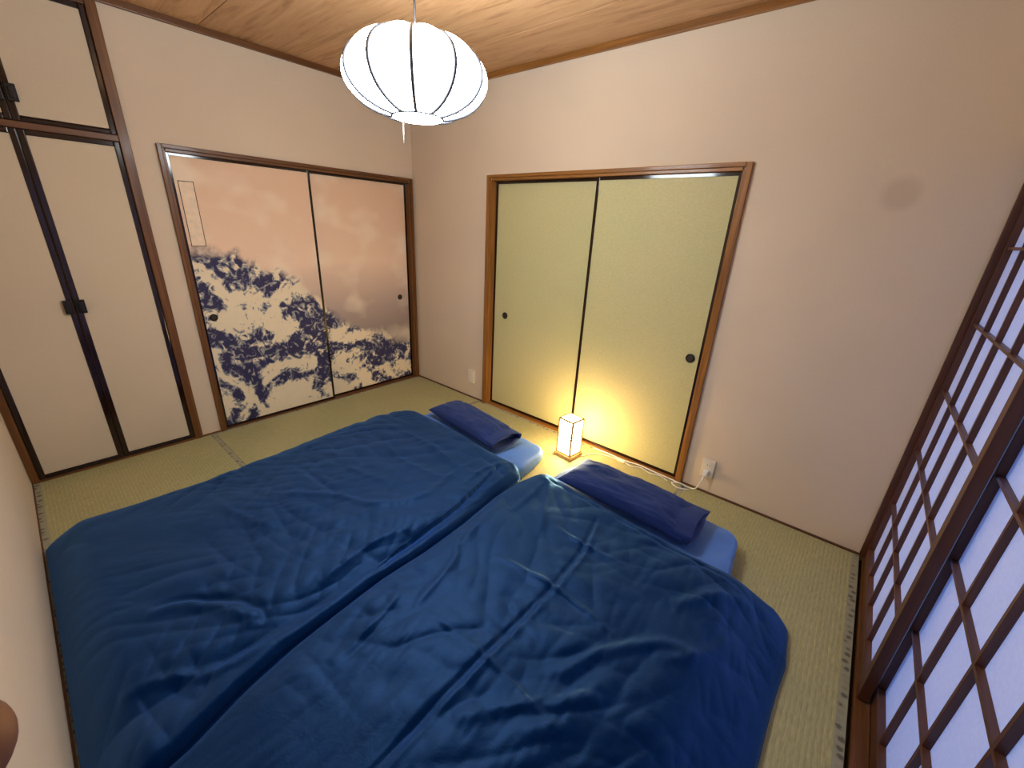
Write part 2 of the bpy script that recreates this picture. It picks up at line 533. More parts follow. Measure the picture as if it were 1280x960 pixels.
# two-step profile: outer moulding and a slightly lower inner lip
obj('left_jamb', bbox(0.915, 0.945, -0.018, 0.0, 0.0, 1.82), 'wood_z', e, bevel=0.003)
obj('left_jamb_lip', bbox(0.9455, 0.958, -0.010, 0.088, 0.0, 1.788), 'wood_z', e, bevel=0.002)
obj('right_jamb', bbox(2.657, 2.686, -0.018, 0.0, 0.0, 1.82), 'wood_z', e, bevel=0.003)
obj('right_jamb_lip', bbox(2.645, 2.6565, -0.010, 0.088, 0.0, 1.788), 'wood_z', e, bevel=0.002)
obj('head', bbox(0.9455, 2.6565, -0.018, 0.0, 1.800, 1.821), 'wood_x', e, bevel=0.003)
obj('head_lip', bbox(0.9585, 2.6445, -0.010, 0.088, 1.783, 1.7995), 'wood_x', e, bevel=0.002)
obj('threshold', bbox(0.9585, 2.6445, -0.004, 0.088, -0.03, 0.006), 'wood_x', e, bevel=0.001)

# ---- casing of the printed doors
e = empty('trim_6', (0, -0.9, 0))
tag(e, 'brown wooden casing round the two printed sliding doors', 'door frame', kind='structure')
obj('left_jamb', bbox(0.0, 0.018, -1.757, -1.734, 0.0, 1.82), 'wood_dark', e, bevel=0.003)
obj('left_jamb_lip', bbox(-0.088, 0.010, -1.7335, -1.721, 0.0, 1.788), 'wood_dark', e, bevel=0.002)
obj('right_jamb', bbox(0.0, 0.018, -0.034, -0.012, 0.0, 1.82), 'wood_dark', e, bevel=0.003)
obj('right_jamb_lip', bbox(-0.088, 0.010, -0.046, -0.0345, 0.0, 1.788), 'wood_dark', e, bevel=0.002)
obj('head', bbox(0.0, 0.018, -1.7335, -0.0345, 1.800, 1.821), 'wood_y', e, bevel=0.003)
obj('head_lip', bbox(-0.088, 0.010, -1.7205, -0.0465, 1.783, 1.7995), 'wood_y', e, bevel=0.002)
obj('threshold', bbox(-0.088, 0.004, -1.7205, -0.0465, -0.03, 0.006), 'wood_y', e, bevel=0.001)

# ---- casing of the closet
e = empty('trim_7', (0, -2.28, 0))
tag(e, 'dark brown wooden casing and middle rail of the closet', 'door frame', kind='structure')
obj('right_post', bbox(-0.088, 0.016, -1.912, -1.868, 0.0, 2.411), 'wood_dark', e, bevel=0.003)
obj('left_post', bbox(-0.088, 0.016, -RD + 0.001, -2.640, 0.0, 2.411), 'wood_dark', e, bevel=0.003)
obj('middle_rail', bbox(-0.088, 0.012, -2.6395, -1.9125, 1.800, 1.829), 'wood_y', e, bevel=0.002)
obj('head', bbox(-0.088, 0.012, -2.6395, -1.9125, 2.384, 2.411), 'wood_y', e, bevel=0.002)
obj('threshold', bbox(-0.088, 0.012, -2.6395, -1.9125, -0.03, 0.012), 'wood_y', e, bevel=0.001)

# ---- sliding doors: panel + black lacquer frame + round cup handle
def cup_handle(parent, axis, at, r):
    bm = bmesh.new()
    s = -1 if axis == 'y' else 1
    prof = [(r * 1.0, 0.0), (r * 1.0, 0.003), (r * 0.9, 0.0045), (r * 0.8, 0.003), (r * 0.74, 0.0008), (0.001, 0.0006)]
    lathe(bm, [(a, s * h) for a, h in prof], 28, axis, at)
    h = obj('handle', bm, 'handle', parent, smooth=True)
    bm = bmesh.new()
    lathe(bm, [(r * 0.7, s * 0.0012), (r * 0.55, s * 0.0022), (r * 0.3, s * 0.0016), (0.001, s * 0.0014)], 24, axis, at)
    obj('cup', bm, 'handle_in', h, smooth=True)
    return h

def slide_x(name, x0, x1, yf, label, hx, mat, fw=0.020, z0=0.0065, z1=1.782, top=0.018):
    """door leaf facing -y with its front at yf"""
    d = empty(name, ((x0 + x1) / 2, yf, z0))
    tag(d, label, 'door', kind='structure')
    obj('panel', bbox(x0 + fw, x1 - fw, yf + 0.003, yf + 0.018, z0 + fw, z1 - top), mat, d)
    for a, b_ in ((x0, x0 + fw), (x1 - fw, x1)):
        obj('stile', bbox(a, b_, yf, yf + 0.022, z0, z1), 'lacquer', d, bevel=0.0015)
    obj('rail', bbox(x0 + fw + 0.0003, x1 - fw - 0.0003, yf, yf + 0.022, z1 - top, z1), 'lacquer', d, bevel=0.001)
    obj('rail', bbox(x0 + fw + 0.0003, x1 - fw - 0.0003, yf, yf + 0.022, z0, z0 + fw), 'lacquer', d, bevel=0.001)
    if hx is not None:
        cup_handle(d, 'y', (hx, yf + 0.003, 0.80), 0.027)
    return d

def slide_y(name, y0, y1, xf, label, hy, mat, fw=0.017, z0=0.0065, z1=1.782, top=0.014):
    """door leaf facing +x with its front at xf"""
    d = empty(name, (xf, (y0 + y1) / 2, z0))
    tag(d, label, 'door', kind='structure')
    obj('panel', bbox(xf - 0.018, xf - 0.003, y0 + fw, y1 - fw, z0 + fw, z1 - top), mat, d)
    for a, b_ in ((y0, y0 + fw), (y1 - fw, y1)):
        obj('stile', bbox(xf - 0.022, xf, a, b_, z0, z1), 'lacquer', d, bevel=0.0015)
    obj('rail', bbox(xf - 0.022, xf, y0 + fw + 0.0003, y1 - fw - 0.0003, z1 - top, z1), 'lacquer', d, bevel=0.001)
    obj('rail', bbox(xf - 0.022, xf, y0 + fw + 0.0003, y1 - fw - 0.0003, z0, z0 + fw), 'lacquer', d, bevel=0.001)
    if hy is not None:
        cup_handle(d, 'x', (xf - 0.003, hy, 0.81), 0.024)
    return d

slide_x('door_1', 0.9585, 1.835, 0.046, 'left olive papered sliding door, its handle at the left edge', 1.092, 'green')
slide_x('door_2', 1.822, 2.6445, 0.016, 'right olive papered sliding door, its handle at the right edge', 2.578, 'green')
d3 = slide_y('door_3', -1.7205, -0.892, -0.016, 'left printed sliding door, mostly mottled ink blue and cream', -1.652, 'mural')
d4 = slide_y('door_4', -0.905, -0.0465, -0.044, 'right printed sliding door, mostly tan with dark foot', -0.155, 'mural')
# pale framed strip at the top left of the left leaf, and a small white catch on the right leaf
obj('paper_strip', bbox(-0.0192, -0.0186, -1.688, -1.608, 1.264, 1.638), 'cord', d3)
obj('paper_strip', bbox(-0.0188, -0.0180, -1.684, -1.612, 1.268, 1.634), 'cartouche', d3)
bm = bbox(-0.047, -0.034, -0.120, -0.098, 1.700, 1.716)
obj('white_catch', bm, 'plastic', d4, bevel=0.003)

# ---- closet doors (hinged pairs): cream panel, dark frame, block pulls at the meeting stiles
def closet_door(name, y0, y1, z0, z1, label, pull_side, pz, fw=0.026):
    xf = 0.010
    d = empty(name, (xf, (y0 + y1) / 2, z0))
    tag(d, label, 'door', kind='structure')
    obj('panel', bbox(xf - 0.020, xf - 0.004, y0 + fw, y1 - fw, z0 + fw, z1 - fw), 'closet', d)
    for a, b_ in ((y0, y0 + fw), (y1 - fw, y1)):
        obj('stile', bbox(xf - 0.024, xf, a, b_, z0, z1), 'lacquer', d, bevel=0.005)
    for a, b_ in ((z0, z0 + fw * 0.8), (z1 - fw, z1)):
        obj('rail', bbox(xf - 0.024, xf, y0 + fw + 0.0003, y1 - fw - 0.0003, a, b_), 'lacquer', d, bevel=0.004)
    ya, yb = (y1 - fw - 0.016, y1 - 0.006) if pull_side > 0 else (y0 + 0.006, y0 + fw + 0.016)
    h = obj('pull', bbox(xf + 0.0002, xf + 0.014, ya, yb, pz - 0.036, pz + 0.036), 'handle', d, bevel=0.002)
    obj('grip', bbox(xf + 0.0142, xf + 0.022, ya + 0.010, yb - 0.010, pz - 0.024, pz + 0.024), 'handle', h, bevel=0.002)
    return d
closet_door('door_5', -2.6392, -2.2795, 0.013, 1.799, 'left lower closet door, cream with dark frame, beside the front wall', 1, 0.955)
closet_door('door_6', -2.2785, -1.9128, 0.013, 1.799, 'right lower closet door, cream with dark frame, nearer the prints', -1, 0.955)
closet_door('door_7', -2.6392, -2.2795, 1.830, 2.383, 'left upper closet door, cut by the frame edge', 1, 1.945)
closet_door('door_8', -2.2785, -1.9128, 1.830, 2.383, 'right upper closet door, small cream leaf below the ceiling', -1, 1.945)

# ---- shoji screens on the right wall
e = empty('trim_8', (RW, -1.3, 0))
tag(e, 'dark brown wooden frame and tracks of the lattice screens', 'door frame', kind='structure')
obj('corner_post', bbox(RW - 0.004, RW + 0.10, -0.012, -0.0005, 0.0, 1.83), 'shoji', e, bevel=0.002)
obj('end_post', bbox(RW - 0.004, RW + 0.10, -RD + 0.001, -RD + 0.03, 0.0, 1.83), 'shoji', e, bevel=0.002)
obj('lintel', bbox(RW - 0.012, RW + 0.10, -RD + 0.001, -0.0005, 1.795, 1.829), 'shoji_y', e, bevel=0.002)
obj('threshold', bbox(RW + 0.013, RW + 0.10, -RD + 0.03, -0.0125, -0.03, 0.001), 'wood_y', e)
obj('track_ridge', bbox(RW + 0.0505, RW + 0.0565, -RD + 0.03, -0.0125, 0.001, 0.006), 'wood_y', e)

def shoji(name, y0, y1, xf, label, bars):
    """paper screen whose room side is at xf; y0 > y1"""
    sw, rail = 0.040, 0.060
    z0, z1 = 0.007, 1.792
    d = empty(name, (xf, (y0 + y1) / 2, z0))
    tag(d, label, 'door', kind='structure')
    for a, b_ in ((y0 - (0.016 if y0 > -0.1 else sw), y0), (y1, y1 + sw)):
        obj('stile', bbox(xf, xf + 0.030, a, b_, z0, z1), 'shoji', d, bevel=0.002)
    ya, yb = y1 + sw, y0 - (0.016 if y0 > -0.1 else sw)
    obj('rail', bbox(xf, xf + 0.030, ya + 0.0003, yb - 0.0003, z0, z0 + rail), 'shoji_y', d, bevel=0.002)
    obj('rail', bbox(xf, xf + 0.030, ya + 0.0003, yb - 0.0003, z1 - 0.035, z1), 'shoji_y', d, bevel=0.002)
    zs = [z0 + rail] + [0.344 + 0.285 * k for k in range(5)] + [z1 - 0.035]
    ysn = [yb] + bars + [ya]
    for yb_ in bars:
        obj('lattice_bar', bbox(xf + 0.006, xf + 0.0215, yb_ - 0.006, yb_ + 0.006, z0 + rail, z1 - 0.035), 'shoji', d)
    for zb in zs[1:-1]:
        for a, b_ in zip(ysn[:-1], ysn[1:]):
            obj('lattice_bar', bbox(xf + 0.006, xf + 0.0215, b_ + 0.0062, a - 0.0062, zb - 0.005, zb + 0.005), 'shoji_y', d)
    for a, b_ in zip(ysn[:-1], ysn[1:]):
        for za, zb in zip(zs[:-1], zs[1:]):
            obj('paper_pane', bbox(xf + 0.0218, xf + 0.0224, b_, a, za, zb), 'shoji_paper', d)
    return d
shoji('door_9', -0.0128, -0.905, RW + 0.019, 'far white paper lattice screen beside the back wall', [-0.240, -0.452, -0.664])
shoji('door_10', -0.835, -1.760, RW + 0.058, 'white paper lattice screen in the rear track, second from back wall', [-1.085, -1.290, -1.500])
shoji('door_11', -1.690, -2.640, RW + 0.019, 'near white paper lattice screen at the front wall end', [-1.950, -2.172, -2.396])

# ================================================================== BEDDING
def lerp_tab(tab, y):
    ks = sorted(tab)
    return np.interp(y, [k for k, _ in ks], [v for _, v in ks])

_rs = np.random.RandomState(11)
_perm = _rs.permutation(4096)
_gr = _rs.rand(4096) * 2 * PI
def gnoise(x, y, seed=0):
    xi, yi = np.floor(x).astype(int), np.floor(y).astype(int)
    xf, yf = x - xi, y - yi
    def gdot(ix, iy, fx, fy):
        h = _perm[(_perm[(ix + 57 * seed) & 4095] + iy) & 4095]
        a = _gr[h]
        return np.cos(a) * fx + np.sin(a) * fy
    u = xf ** 3 * (xf * (xf * 6 - 15) + 10)
    v = yf ** 3 * (yf * (yf * 6 - 15) + 10)
    n00, n10 = gdot(xi, yi, xf, yf), gdot(xi + 1, yi, xf - 1, yf)
    n01, n11 = gdot(xi, yi + 1, xf, yf - 1), gdot(xi + 1, yi + 1, xf - 1, yf - 1)
    return (n00 * (1 - u) + n10 * u) * (1 - v) + (n01 * (1 - u) + n11 * u) * v

def sstep(a, b, x):
    t = np.clip((x - a) / (b - a), 0, 1)
    return t * t * (3 - 2 * t)

def seg_field(X, Y, pts):
    """distance to a polyline, signed side, and running parameter 0..1"""
    best = np.full(X.shape, 9.0)
    side = np.zeros(X.shape)
    par = np.zeros(X.shape)
    L = [math.dist(a, b) for a, b in zip(pts[:-1], pts[1:])]
    tot, acc = sum(L), 0.0
    for (ax, ay), (bx, by), l in zip(pts[:-1], pts[1:], L):
        dx, dy = bx - ax, by - ay
        t = np.clip(((X - ax) * dx + (Y - ay) * dy) / (l * l), 0, 1)
        d = np.hypot(X - ax - t * dx, Y - ay - t * dy)
        s = np.sign((X - ax) * dy - (Y - ay) * dx)
        k = d < best
        best[k], side[k], par[k] = d[k], s[k], ((acc + t * l) / tot)[k]
        acc += l
    return best, side, par

def spl(pts, n=6):
    return [(p.x, p.y) for p in smooth_path([(a, b, 0) for a, b in pts], n)]

BEDS = (((0.93, 1.93, -2.52, -0.40), 0.34, 0.42), ((2.135, 3.13, -2.52, -0.40), 0.42, 0.25))

def duvet(name, left, right, head, foot, mat, T, folds, creases, step=None, seed=1, nx=250, ny=350, label='', ztop=0.105):
    u = np.linspace(0, 1, nx)
    v = np.linspace(0, 1, ny)
    u = u - 0.075 * np.sin(2 * PI * u) / 1.0 * 0.9
    v = v - 0.05 * np.sin(2 * PI * v) * 0.9
    U, V = np.meshgrid(u, v)
    yc = -0.75 + (foot + 0.75) * V
    xl, xr = lerp_tab(left, yc), lerp_tab(right, yc)
    if seed == 1:
        xl = xl + 0.02 * gnoise(yc * 4.0 + 3, yc * 0 + 0.5, seed)
    else:
        xr = xr + 0.012 * gnoise(yc * 5.0 + 9, yc * 0 + 0.5, seed)
    X = xl + (xr - xl) * U
    hd = lerp_tab(head, X)
    Y = hd + (foot - hd) * V
    dl, dr = (X - xl), (xr - X)
    dh, df = (hd - Y), (Y - foot)
    def smin(a, b, k=0.05):
        h = np.clip(0.5 + 0.5 * (b - a) / k, 0, 1)
        return b + (a - b) * h - k * h * (1 - h)
    d = np.minimum(np.minimum(dl, dr), np.minimum(dh, df))
    ds = np.maximum(0, smin(smin(dl, dr), smin(dh, df)) + 0.0)
    S = np.zeros(X.shape)
    for (x0, x1, y0, y1), sl, sr in BEDS:
        S = np.maximum(S, ztop * sstep(x0 - sl, x0 + 0.015, X) * (1 - sstep(x1 - 0.015, x1 + sr, X)) * sstep(y0 - 0.16, y0 + 0.015, Y) * (1 - sstep(y1 - 0.015, y1 + 0.2, Y)))
    # rounded rim; tighter along the line where the two duvets meet
    seam = dr if seed == 1 else dl
    r = 0.04 + 0.04 * sstep(0.05, 0.25, seam)
    q = np.clip(ds / r, 0, 1)
    Z = S + T * np.sqrt(np.maximum(0, 1 - (1 - q) ** 2)) ** 0.9
    inner = sstep(0.0, 0.10, d)
    # plump body
    Z += inner * 0.020 * (1 - np.abs(2 * U - 1) ** 2.5)
    Z += inner * (0.016 * gnoise(X * 2.6, Y * 2.2, seed + 1) + 0.008 * gnoise(X * 6.0, Y * 5.0, seed + 2))
    # long soft folds; their direction turns slowly over the sheet
    wx = X + 0.10 * gnoise(X * 1.7, Y * 1.7, seed + 3)
    wy = Y + 0.10 * gnoise(X * 1.7 + 5, Y * 1.7, seed + 4)
    for ang, fl, fw_, amp, ms in folds:
        ca, sa = math.cos(ang), math.sin(ang)
        a = (wx * ca + wy * sa) / fl
        b_ = (-wx * sa + wy * ca) / fw_
        n = gnoise(a, b_, seed + ms)
        mask = sstep(-0.25, 0.30, gnoise(X * 1.4 + ms, Y * 1.4, seed + ms + 20))
        Z += inner * amp * (np.minimum(np.abs(n) * 2.2, 1) ** 0.75 - 0.5) * mask
    for pts, w, amp, kind in creases:
        dd, side, par = seg_field(X, Y, spl(pts) if len(pts) > 2 else pts)
        fade = np.sin(np.clip(par, 0, 1) * PI) ** 0.5 if kind != 's' else np.sin(np.clip(par * 0.96 + 0.02, 0, 1) * PI) ** 0.35
        if kind == 's':      # a step: one side stands over the other
            prof = np.where(side > 0, np.exp(-dd / (w * 5)), -np.exp(-(dd / w) ** 1.0) * 0.9)
            Z += amp * fade * prof * inner
        else:
            Z += amp * fade * np.exp(-(dd / w) ** 2) * inner
    Z = np.maximum(Z, S + 0.002 + 0.6 * T * np.sqrt(np.maximum(0, 1 - (1 - q) ** 2)))
    co = np.stack([X, Y, Z], -1).reshape(-1, 3)
    idx = np.arange(nx * ny).reshape(ny, nx)
    faces = np.stack([idx[:-1, :-1], idx[1:, :-1], idx[1:, 1:], idx[:-1, 1:]], -1).reshape(-1, 4).tolist()
    # underside follows what the duvet lies on
    bot = co.copy()
    bot[:, 2] = np.minimum(co[:, 2] - 0.001, np.maximum(0.0016, S.reshape(-1) - 0.001))
    N = nx * ny
    F = np.stack([idx[:-1, :-1], idx[:-1, 1:], idx[1:, 1:], idx[1:, :-1]], -1).reshape(-1, 4) + N
    faces += F.tolist()
    co = np.concatenate([co, bot])
    rim = np.concatenate([idx[0, :], idx[1:, -1], idx[-1, -2::-1], idx[-2:0:-1, 0]])
    for i in range(len(rim)):
        j = (i + 1) % len(rim)
        faces.append([int(rim[j]), int(rim[i]), int(rim[i]) + N, int(rim[j]) + N])
    me = bpy.data.meshes.new(name)
    me.from_pydata(co.tolist(), [], faces)
    me.update()
    for p in me.polygons:
        p.use_smooth = True
    me.materials.append(M[mat])
    o = bpy.data.objects.new(name, me)
    COL.objects.link(o)
    tag(o, label, 'duvet')
    return o

# mattresses (futons)
def futon(name, x0, x1, y0, y1, h, label):
    bm = bmesh.new()
    nx, ny = 40, 70
    def prof(t):      # rounded rectangle edge
        return t
    top = []
    cxm, cym = (x0 + x1) / 2, (y0 + y1) / 2
    hx, hy = (x1 - x0) / 2, (y1 - y0) / 2
    rings = []
    n = 240
    for rr, z in ((0.985, 0.001), (1.0, h * 0.25), (1.0, h * 0.75), (0.985, h * 0.95), (0.96, h), (0.90, h + 0.003), (0.6, h + 0.004), (0.2, h + 0.004)):
        ring = []
        for k in range(n):
            t = 2 * PI * k / n
            c, s = math.cos(t), math.sin(t)
            p = 14.0
            f = (abs(c) ** p + abs(s) ** p) ** (-1 / p)
            ins = (1 - rr) * (0.5 if rr > 0.9 else 1.0)
            if rr > 0.9:
                px, py = c * f * hx, s * f * hy
                px -= math.copysign(min(abs(px), 0.5 * (1 - rr) ), px)
                py -= math.copysign(min(abs(py), 0.5 * (1 - rr) ), py)
            else:
                px, py = c * f * hx * rr, s * f * hy * rr
            gat = max(0.0, abs(math.sin(2 * t)) - 0.55) / 0.45
            wob = 0.0025 * math.sin(9 * t + z * 40) + 0.002 * math.sin(23 * t) + 0.006 * gat * math.sin(31 * t + z * 25)
            ring.append(bm.verts.new((cxm + px + wob * c, cym + py + wob * s, z + (0.004 * gat * math.sin(31 * t) if z > h * 0.9 and rr > 0.8 else 0.0))))
        rings.append(ring)
    for a, b_ in zip(rings[:-1], rings[1:]):
        for k in range(n):
            bm.faces.new((a[k], a[(k + 1) % n], b_[(k + 1) % n], b_[k]))
    bm.faces.new(list(reversed(rings[0])))
    bm.faces.new(rings[-1])
    o = obj(name, bm, 'sheet', smooth=True)
    tag(o, label, 'mattress')
    return o
futon('futon_mattress', 0.93, 1.93, -2.52, -0.40, 0.095, 'floor mattress in light blue sheet under the bed nearer the printed doors')
futon('futon_mattress', 2.135, 3.13, -2.52, -0.40, 0.095, 'floor mattress in bright blue sheet under the bed nearer the paper screens')

L1 = [(-0.75, 0.66), (-1.1, 0.64), (-1.35, 0.72), (-1.68, 0.78), (-1.87, 0.82), (-2.08, 0.85), (-2.32, 0.83), (-2.49, 0.78), (-2.66, 0.74)]
SEAM = [(-0.75, 2.015), (-0.9, 2.03), (-1.08, 2.045), (-1.35, 2.083), (-1.6, 2.095), (-1.8, 2.088), (-1.97, 2.105), (-2.15, 2.125), (-2.3, 2.158), (-2.45, 2.21), (-2.66, 2.25)]
H1 = [(0.5, -0.95), (0.7, -0.86), (0.82, -0.78), (0.99, -0.728), (1.39, -0.724), (1.72, -0.757), (1.93, -0.765), (2.02, -0.80), (2.1, -0.85)]
folds1 = [(-0.25, 0.75, 0.16, 0.014, 5), (0.25, 0.60, 0.11, 0.011, 6), (1.2, 0.50, 0.12, 0.010, 7), (-0.75, 0.35, 0.08, 0.006, 8), (0.9, 0.25, 0.06, 0.004, 9)]
creases1 = [
    ([(1.915, -0.93), (1.985, -1.24), (2.012, -1.40), (2.03, -1.65), (2.05, -1.80)], 0.028, 0.016, 's'),
    ([(1.68, -2.42), (1.70, -2.35), (1.74, -2.30), (1.84, -2.21), (1.93, -2.17), (1.99, -2.17)], 0.014, -0.014, 'v'),
    ([(1.70, -2.44), (1.73, -2.36), (1.79, -2.30), (1.88, -2.235), (1.97, -2.20)], 0.022, 0.012, 'r'),
    ([(1.27, -1.91), (1.52, -1.68), (1.75, -1.56), (1.86, -1.30)], 0.02, 0.010, 'r'),
    ([(1.08, -1.68), (1.36, -1.675), (1.52, -1.66)], 0.018, -0.010, 'v'),
    ([(1.0, -1.45), (1.35, -1.50), (1.70, -1.40)], 0.02, 0.008, 'r'),
    ([(1.05, -1.05), (1.40, -1.02), (1.75, -1.06), (1.95, -1.02)], 0.022, 0.010, 'r'),
    ([(1.2, -1.2), (1.5, -1.25), (1.80, -1.18)], 0.02, 0.008, 'r'),
    ([(1.80, -0.90), (1.78, -1.10), (1.83, -1.35), (1.80, -1.55)], 0.022, 0.011, 'r'),
    ([(1.90, -0.86), (1.88, -1.0), (1.90, -1.16)], 0.016, 0.010, 'r'),
    ([(1.98, -0.86), (2.0, -0.98), (1.99, -1.12)], 0.014, 0.010, 'r'),
    ([(1.98, -1.55), (1.94, -1.75), (1.97, -1.98)], 0.018, 0.009, 'r'),
    ([(1.95, -2.55), (1.98, -2.45), (2.06, -2.33), (2.09, -2.1)], 0.02, 0.012, 'r'),
    ([(1.05, -2.1), (1.35, -2.05), (1.62, -1.95)], 0.022, 0.008, 'r'),
]
duvet('duvet', L1, SEAM, H1, -2.661, 'navy', 0.058, folds1, creases1, seed=1,
      label='dark navy duvet on the bed nearer the printed doors, draped to the floor')

L2 = [(a, b + 0.006) for a, b in SEAM]
L2[0] = (-0.75, 2.095)
L2[1] = (-0.9, 2.055)
R2 = [(-0.70, 3.335), (-0.80, 3.385), (-0.95, 3.405), (-1.15, 3.395), (-1.35, 3.39), (-1.6, 3.385), (-2.66, 3.40)]
H2 = [(2.0, -0.80), (2.09, -0.740), (2.17, -0.715), (2.38, -0.728), (2.72, -0.76), (2.97, -0.775), (3.16, -0.765), (3.32, -0.725), (3.45, -0.76)]
folds2 = [(1.25, 0.60, 0.13, 0.012, 5), (0.85, 0.50, 0.10, 0.009, 6), (0.1, 0.40, 0.10, 0.007, 7), (2.2, 0.35, 0.09, 0.006, 8), (1.7, 0.22, 0.05, 0.0035, 9)]
creases2 = [
    ([(2.563, -0.90), (2.62, -1.15), (2.640, -1.385)], 0.010, -0.010, 'v'),
    ([(2.640, -1.33), (2.632, -1.75), (2.642, -2.25)], 0.010, -0.010, 'v'),
    ([(2.580, -0.90), (2.645, -1.15), (2.662, -1.385)], 0.012, 0.006, 'r'),
    ([(2.665, -1.33), (2.656, -1.75), (2.665, -2.25)], 0.012, 0.005, 'r'),
    ([(2.36, -1.42), (2.45, -1.40), (2.67, -1.38), (2.92, -1.41)], 0.012, 0.008, 'r'),
    ([(2.45, -1.09), (2.60, -1.10), (2.78, -1.09)], 0.010, 0.006, 'r'),
    ([(2.35, -1.78), (2.64, -1.76), (2.95, -1.78)], 0.010, 0.005, 'r'),
    ([(2.12, -0.76), (2.24, -0.85), (2.34, -1.03), (2.44, -1.20)], 0.022, 0.013, 'r'),
    ([(2.18, -0.74), (2.21, -0.95), (2.22, -1.15)], 0.020, 0.010, 'r'),
    ([(2.30, -0.77), (2.42, -0.90), (2.50, -1.0)], 0.018, -0.008, 'v'),
    ([(2.10, -1.05), (2.16, -1.25), (2.22, -1.50)], 0.02, 0.010, 'r'),
    ([(2.15, -1.45), (2.26, -1.55), (2.32, -1.80)], 0.018, 0.009, 'r'),
    ([(2.18, -1.75), (2.25, -1.85), (2.30, -2.1)], 0.018, 0.009, 'r'),
    ([(2.85, -1.65), (2.93, -1.47), (3.06, -1.32), (3.16, -1.28)], 0.022, 0.012, 'r'),
    ([(3.02, -1.15), (3.14, -0.97), (3.26, -0.86)], 0.025, 0.014, 'r'),
    ([(3.05, -1.40), (3.16, -1.28), (3.25, -1.05)], 0.022, 0.010, 'r'),
    ([(2.70, -1.95), (2.82, -1.80), (2.98, -1.62)], 0.022, 0.010, 'r'),
    ([(2.14, -0.79), (2.40, -0.805), (2.73, -0.838), (2.98, -0.852), (3.2, -0.835)], 0.012, -0.010, 'v'),
]
duvet('duvet', L2, R2, H2, -2.661, 'navy', 0.055, folds2, creases2, seed=31,
      label='dark navy duvet with square fold creases, on the bed nearer the paper screens')

# pillows
def pillow(loc, rz, lx, ly, th, label, seed, tilt=0.0, droop=None):
    n1, n2 = 64, 44
    e = empty('pillow', loc, rz)
    e.rotation_euler.x = tilt
    tag(e, label, 'pillow')
    u = np.linspace(-1, 1, n1)
    v = np.linspace(-1, 1, n2)
    u, v = np.sin(u * PI / 2 * 0.96) / math.sin(PI / 2 * 0.96), np.sin(v * PI / 2 * 0.96) / math.sin(PI / 2 * 0.96)
    U, V = np.meshgrid(u, v)
    pin = 1 - 0.05 * (1 - np.abs(V) ** 2) * np.abs(U) ** 3
    pin2 = 1 - 0.06 * (1 - np.abs(U) ** 2) * np.abs(V) ** 3
    X = U * lx / 2 * pin
    Y = V * ly / 2 * pin2
    H = th / 2 * np.maximum(0, 1 - np.abs(U) ** 3.2) ** 0.5 * np.maximum(0, 1 - np.abs(V) ** 2.6) ** 0.55
    ed = np.maximum(0, 1 - np.maximum(np.abs(U), np.abs(V)))
    wr = 0.010 * gnoise(U * 2.2, V * 1.8, seed) + 0.006 * gnoise(U * 5 + V * 2, V * 2.6, seed + 1)
    rad = (1 - np.abs(gnoise(U * 2.0, V * 7.0, seed + 2)) * 2).clip(0, 1) ** 3 * 0.007
    top = H + (wr + rad) * np.minimum(1, ed * 5)
    bot = -H * 0.75
    co = np.concatenate([np.stack([X, Y, top], -1).reshape(-1, 3), np.stack([X, Y, bot], -1).reshape(-1, 3)])
    if droop:
        co[:, 2] -= droop * np.clip(co[:, 0] / lx * 2, 0, 1) ** 2
    N = n1 * n2
    idx = np.arange(N).reshape(n2, n1)
    F = np.stack([idx[:-1, :-1], idx[:-1, 1:], idx[1:, 1:], idx[1:, :-1]], -1).reshape(-1, 4)
    faces = F.tolist() + (F[:, ::-1] + N).tolist()
    rim = np.concatenate([idx[0, :], idx[1:, -1], idx[-1, -2::-1], idx[-2:0:-1, 0]])
    for i in range(len(rim)):
        j = (i + 1) % len(rim)
        faces.append([int(rim[i]), int(rim[i]) + N, int(rim[j]) + N, int(rim[j])])
    me = bpy.data.meshes.new('cushion')
    me.from_pydata(co.tolist(), [], faces)
    bm = bmesh.new()
    bm.from_mesh(me)
    bmesh.ops.remove_doubles(bm, verts=bm.verts[:], dist=0.0004)
    bmesh.ops.recalc_face_normals(bm, faces=bm.faces[:])
    bm.to_mesh(me)
    bm.free()
    for p in me.polygons:
        p.use_smooth = True
    me.materials.append(M['navy2'])
    o = bpy.data.objects.new('cushion', me)
    COL.objects.link(o)
    o.parent = e
    return e
PILLOW_H = 0.13
def open_flap(e, lx, ly, th):
    """the open end of the pillowcase: a loose sleeve of cloth past the filling"""
    bm = bmesh.new()
    n = 28
    rings = []
    for x, k in ((lx / 2 - 0.07, 0.62), (lx / 2 - 0.02, 0.60), (lx / 2 + 0.03, 0.62), (lx / 2 + 0.033, 0.60), (lx / 2 - 0.0, 0.5), (lx / 2 - 0.04, 0.3)):
        ring = []
        for i in range(n):
            t = 2 * PI * i / n
            c, s = math.cos(t), math.sin(t)
            y = math.copysign(abs(c) ** 0.6, c) * ly / 2 * 0.97 * (0.98 if k > 0.55 else 0.93)
            z = math.copysign(abs(s) ** 0.9, s) * th / 2 * k * (1.0 if s > 0 else 0.9) + 0.004 * math.sin(5 * t)
            ring.append(bm.verts.new((x + 0.006 * math.sin(3 * t), y, z)))
        rings.append(ring)
    for a, b_ in zip(rings[:-1], rings[1:]):
        for i in range(n):
            bm.faces.new((a[i], a[(i + 1) % n], b_[(i + 1) % n], b_[i]))
    return obj('pillowcase_end', bm, 'navy2', e, smooth=True, loc=(0, 0, 0))

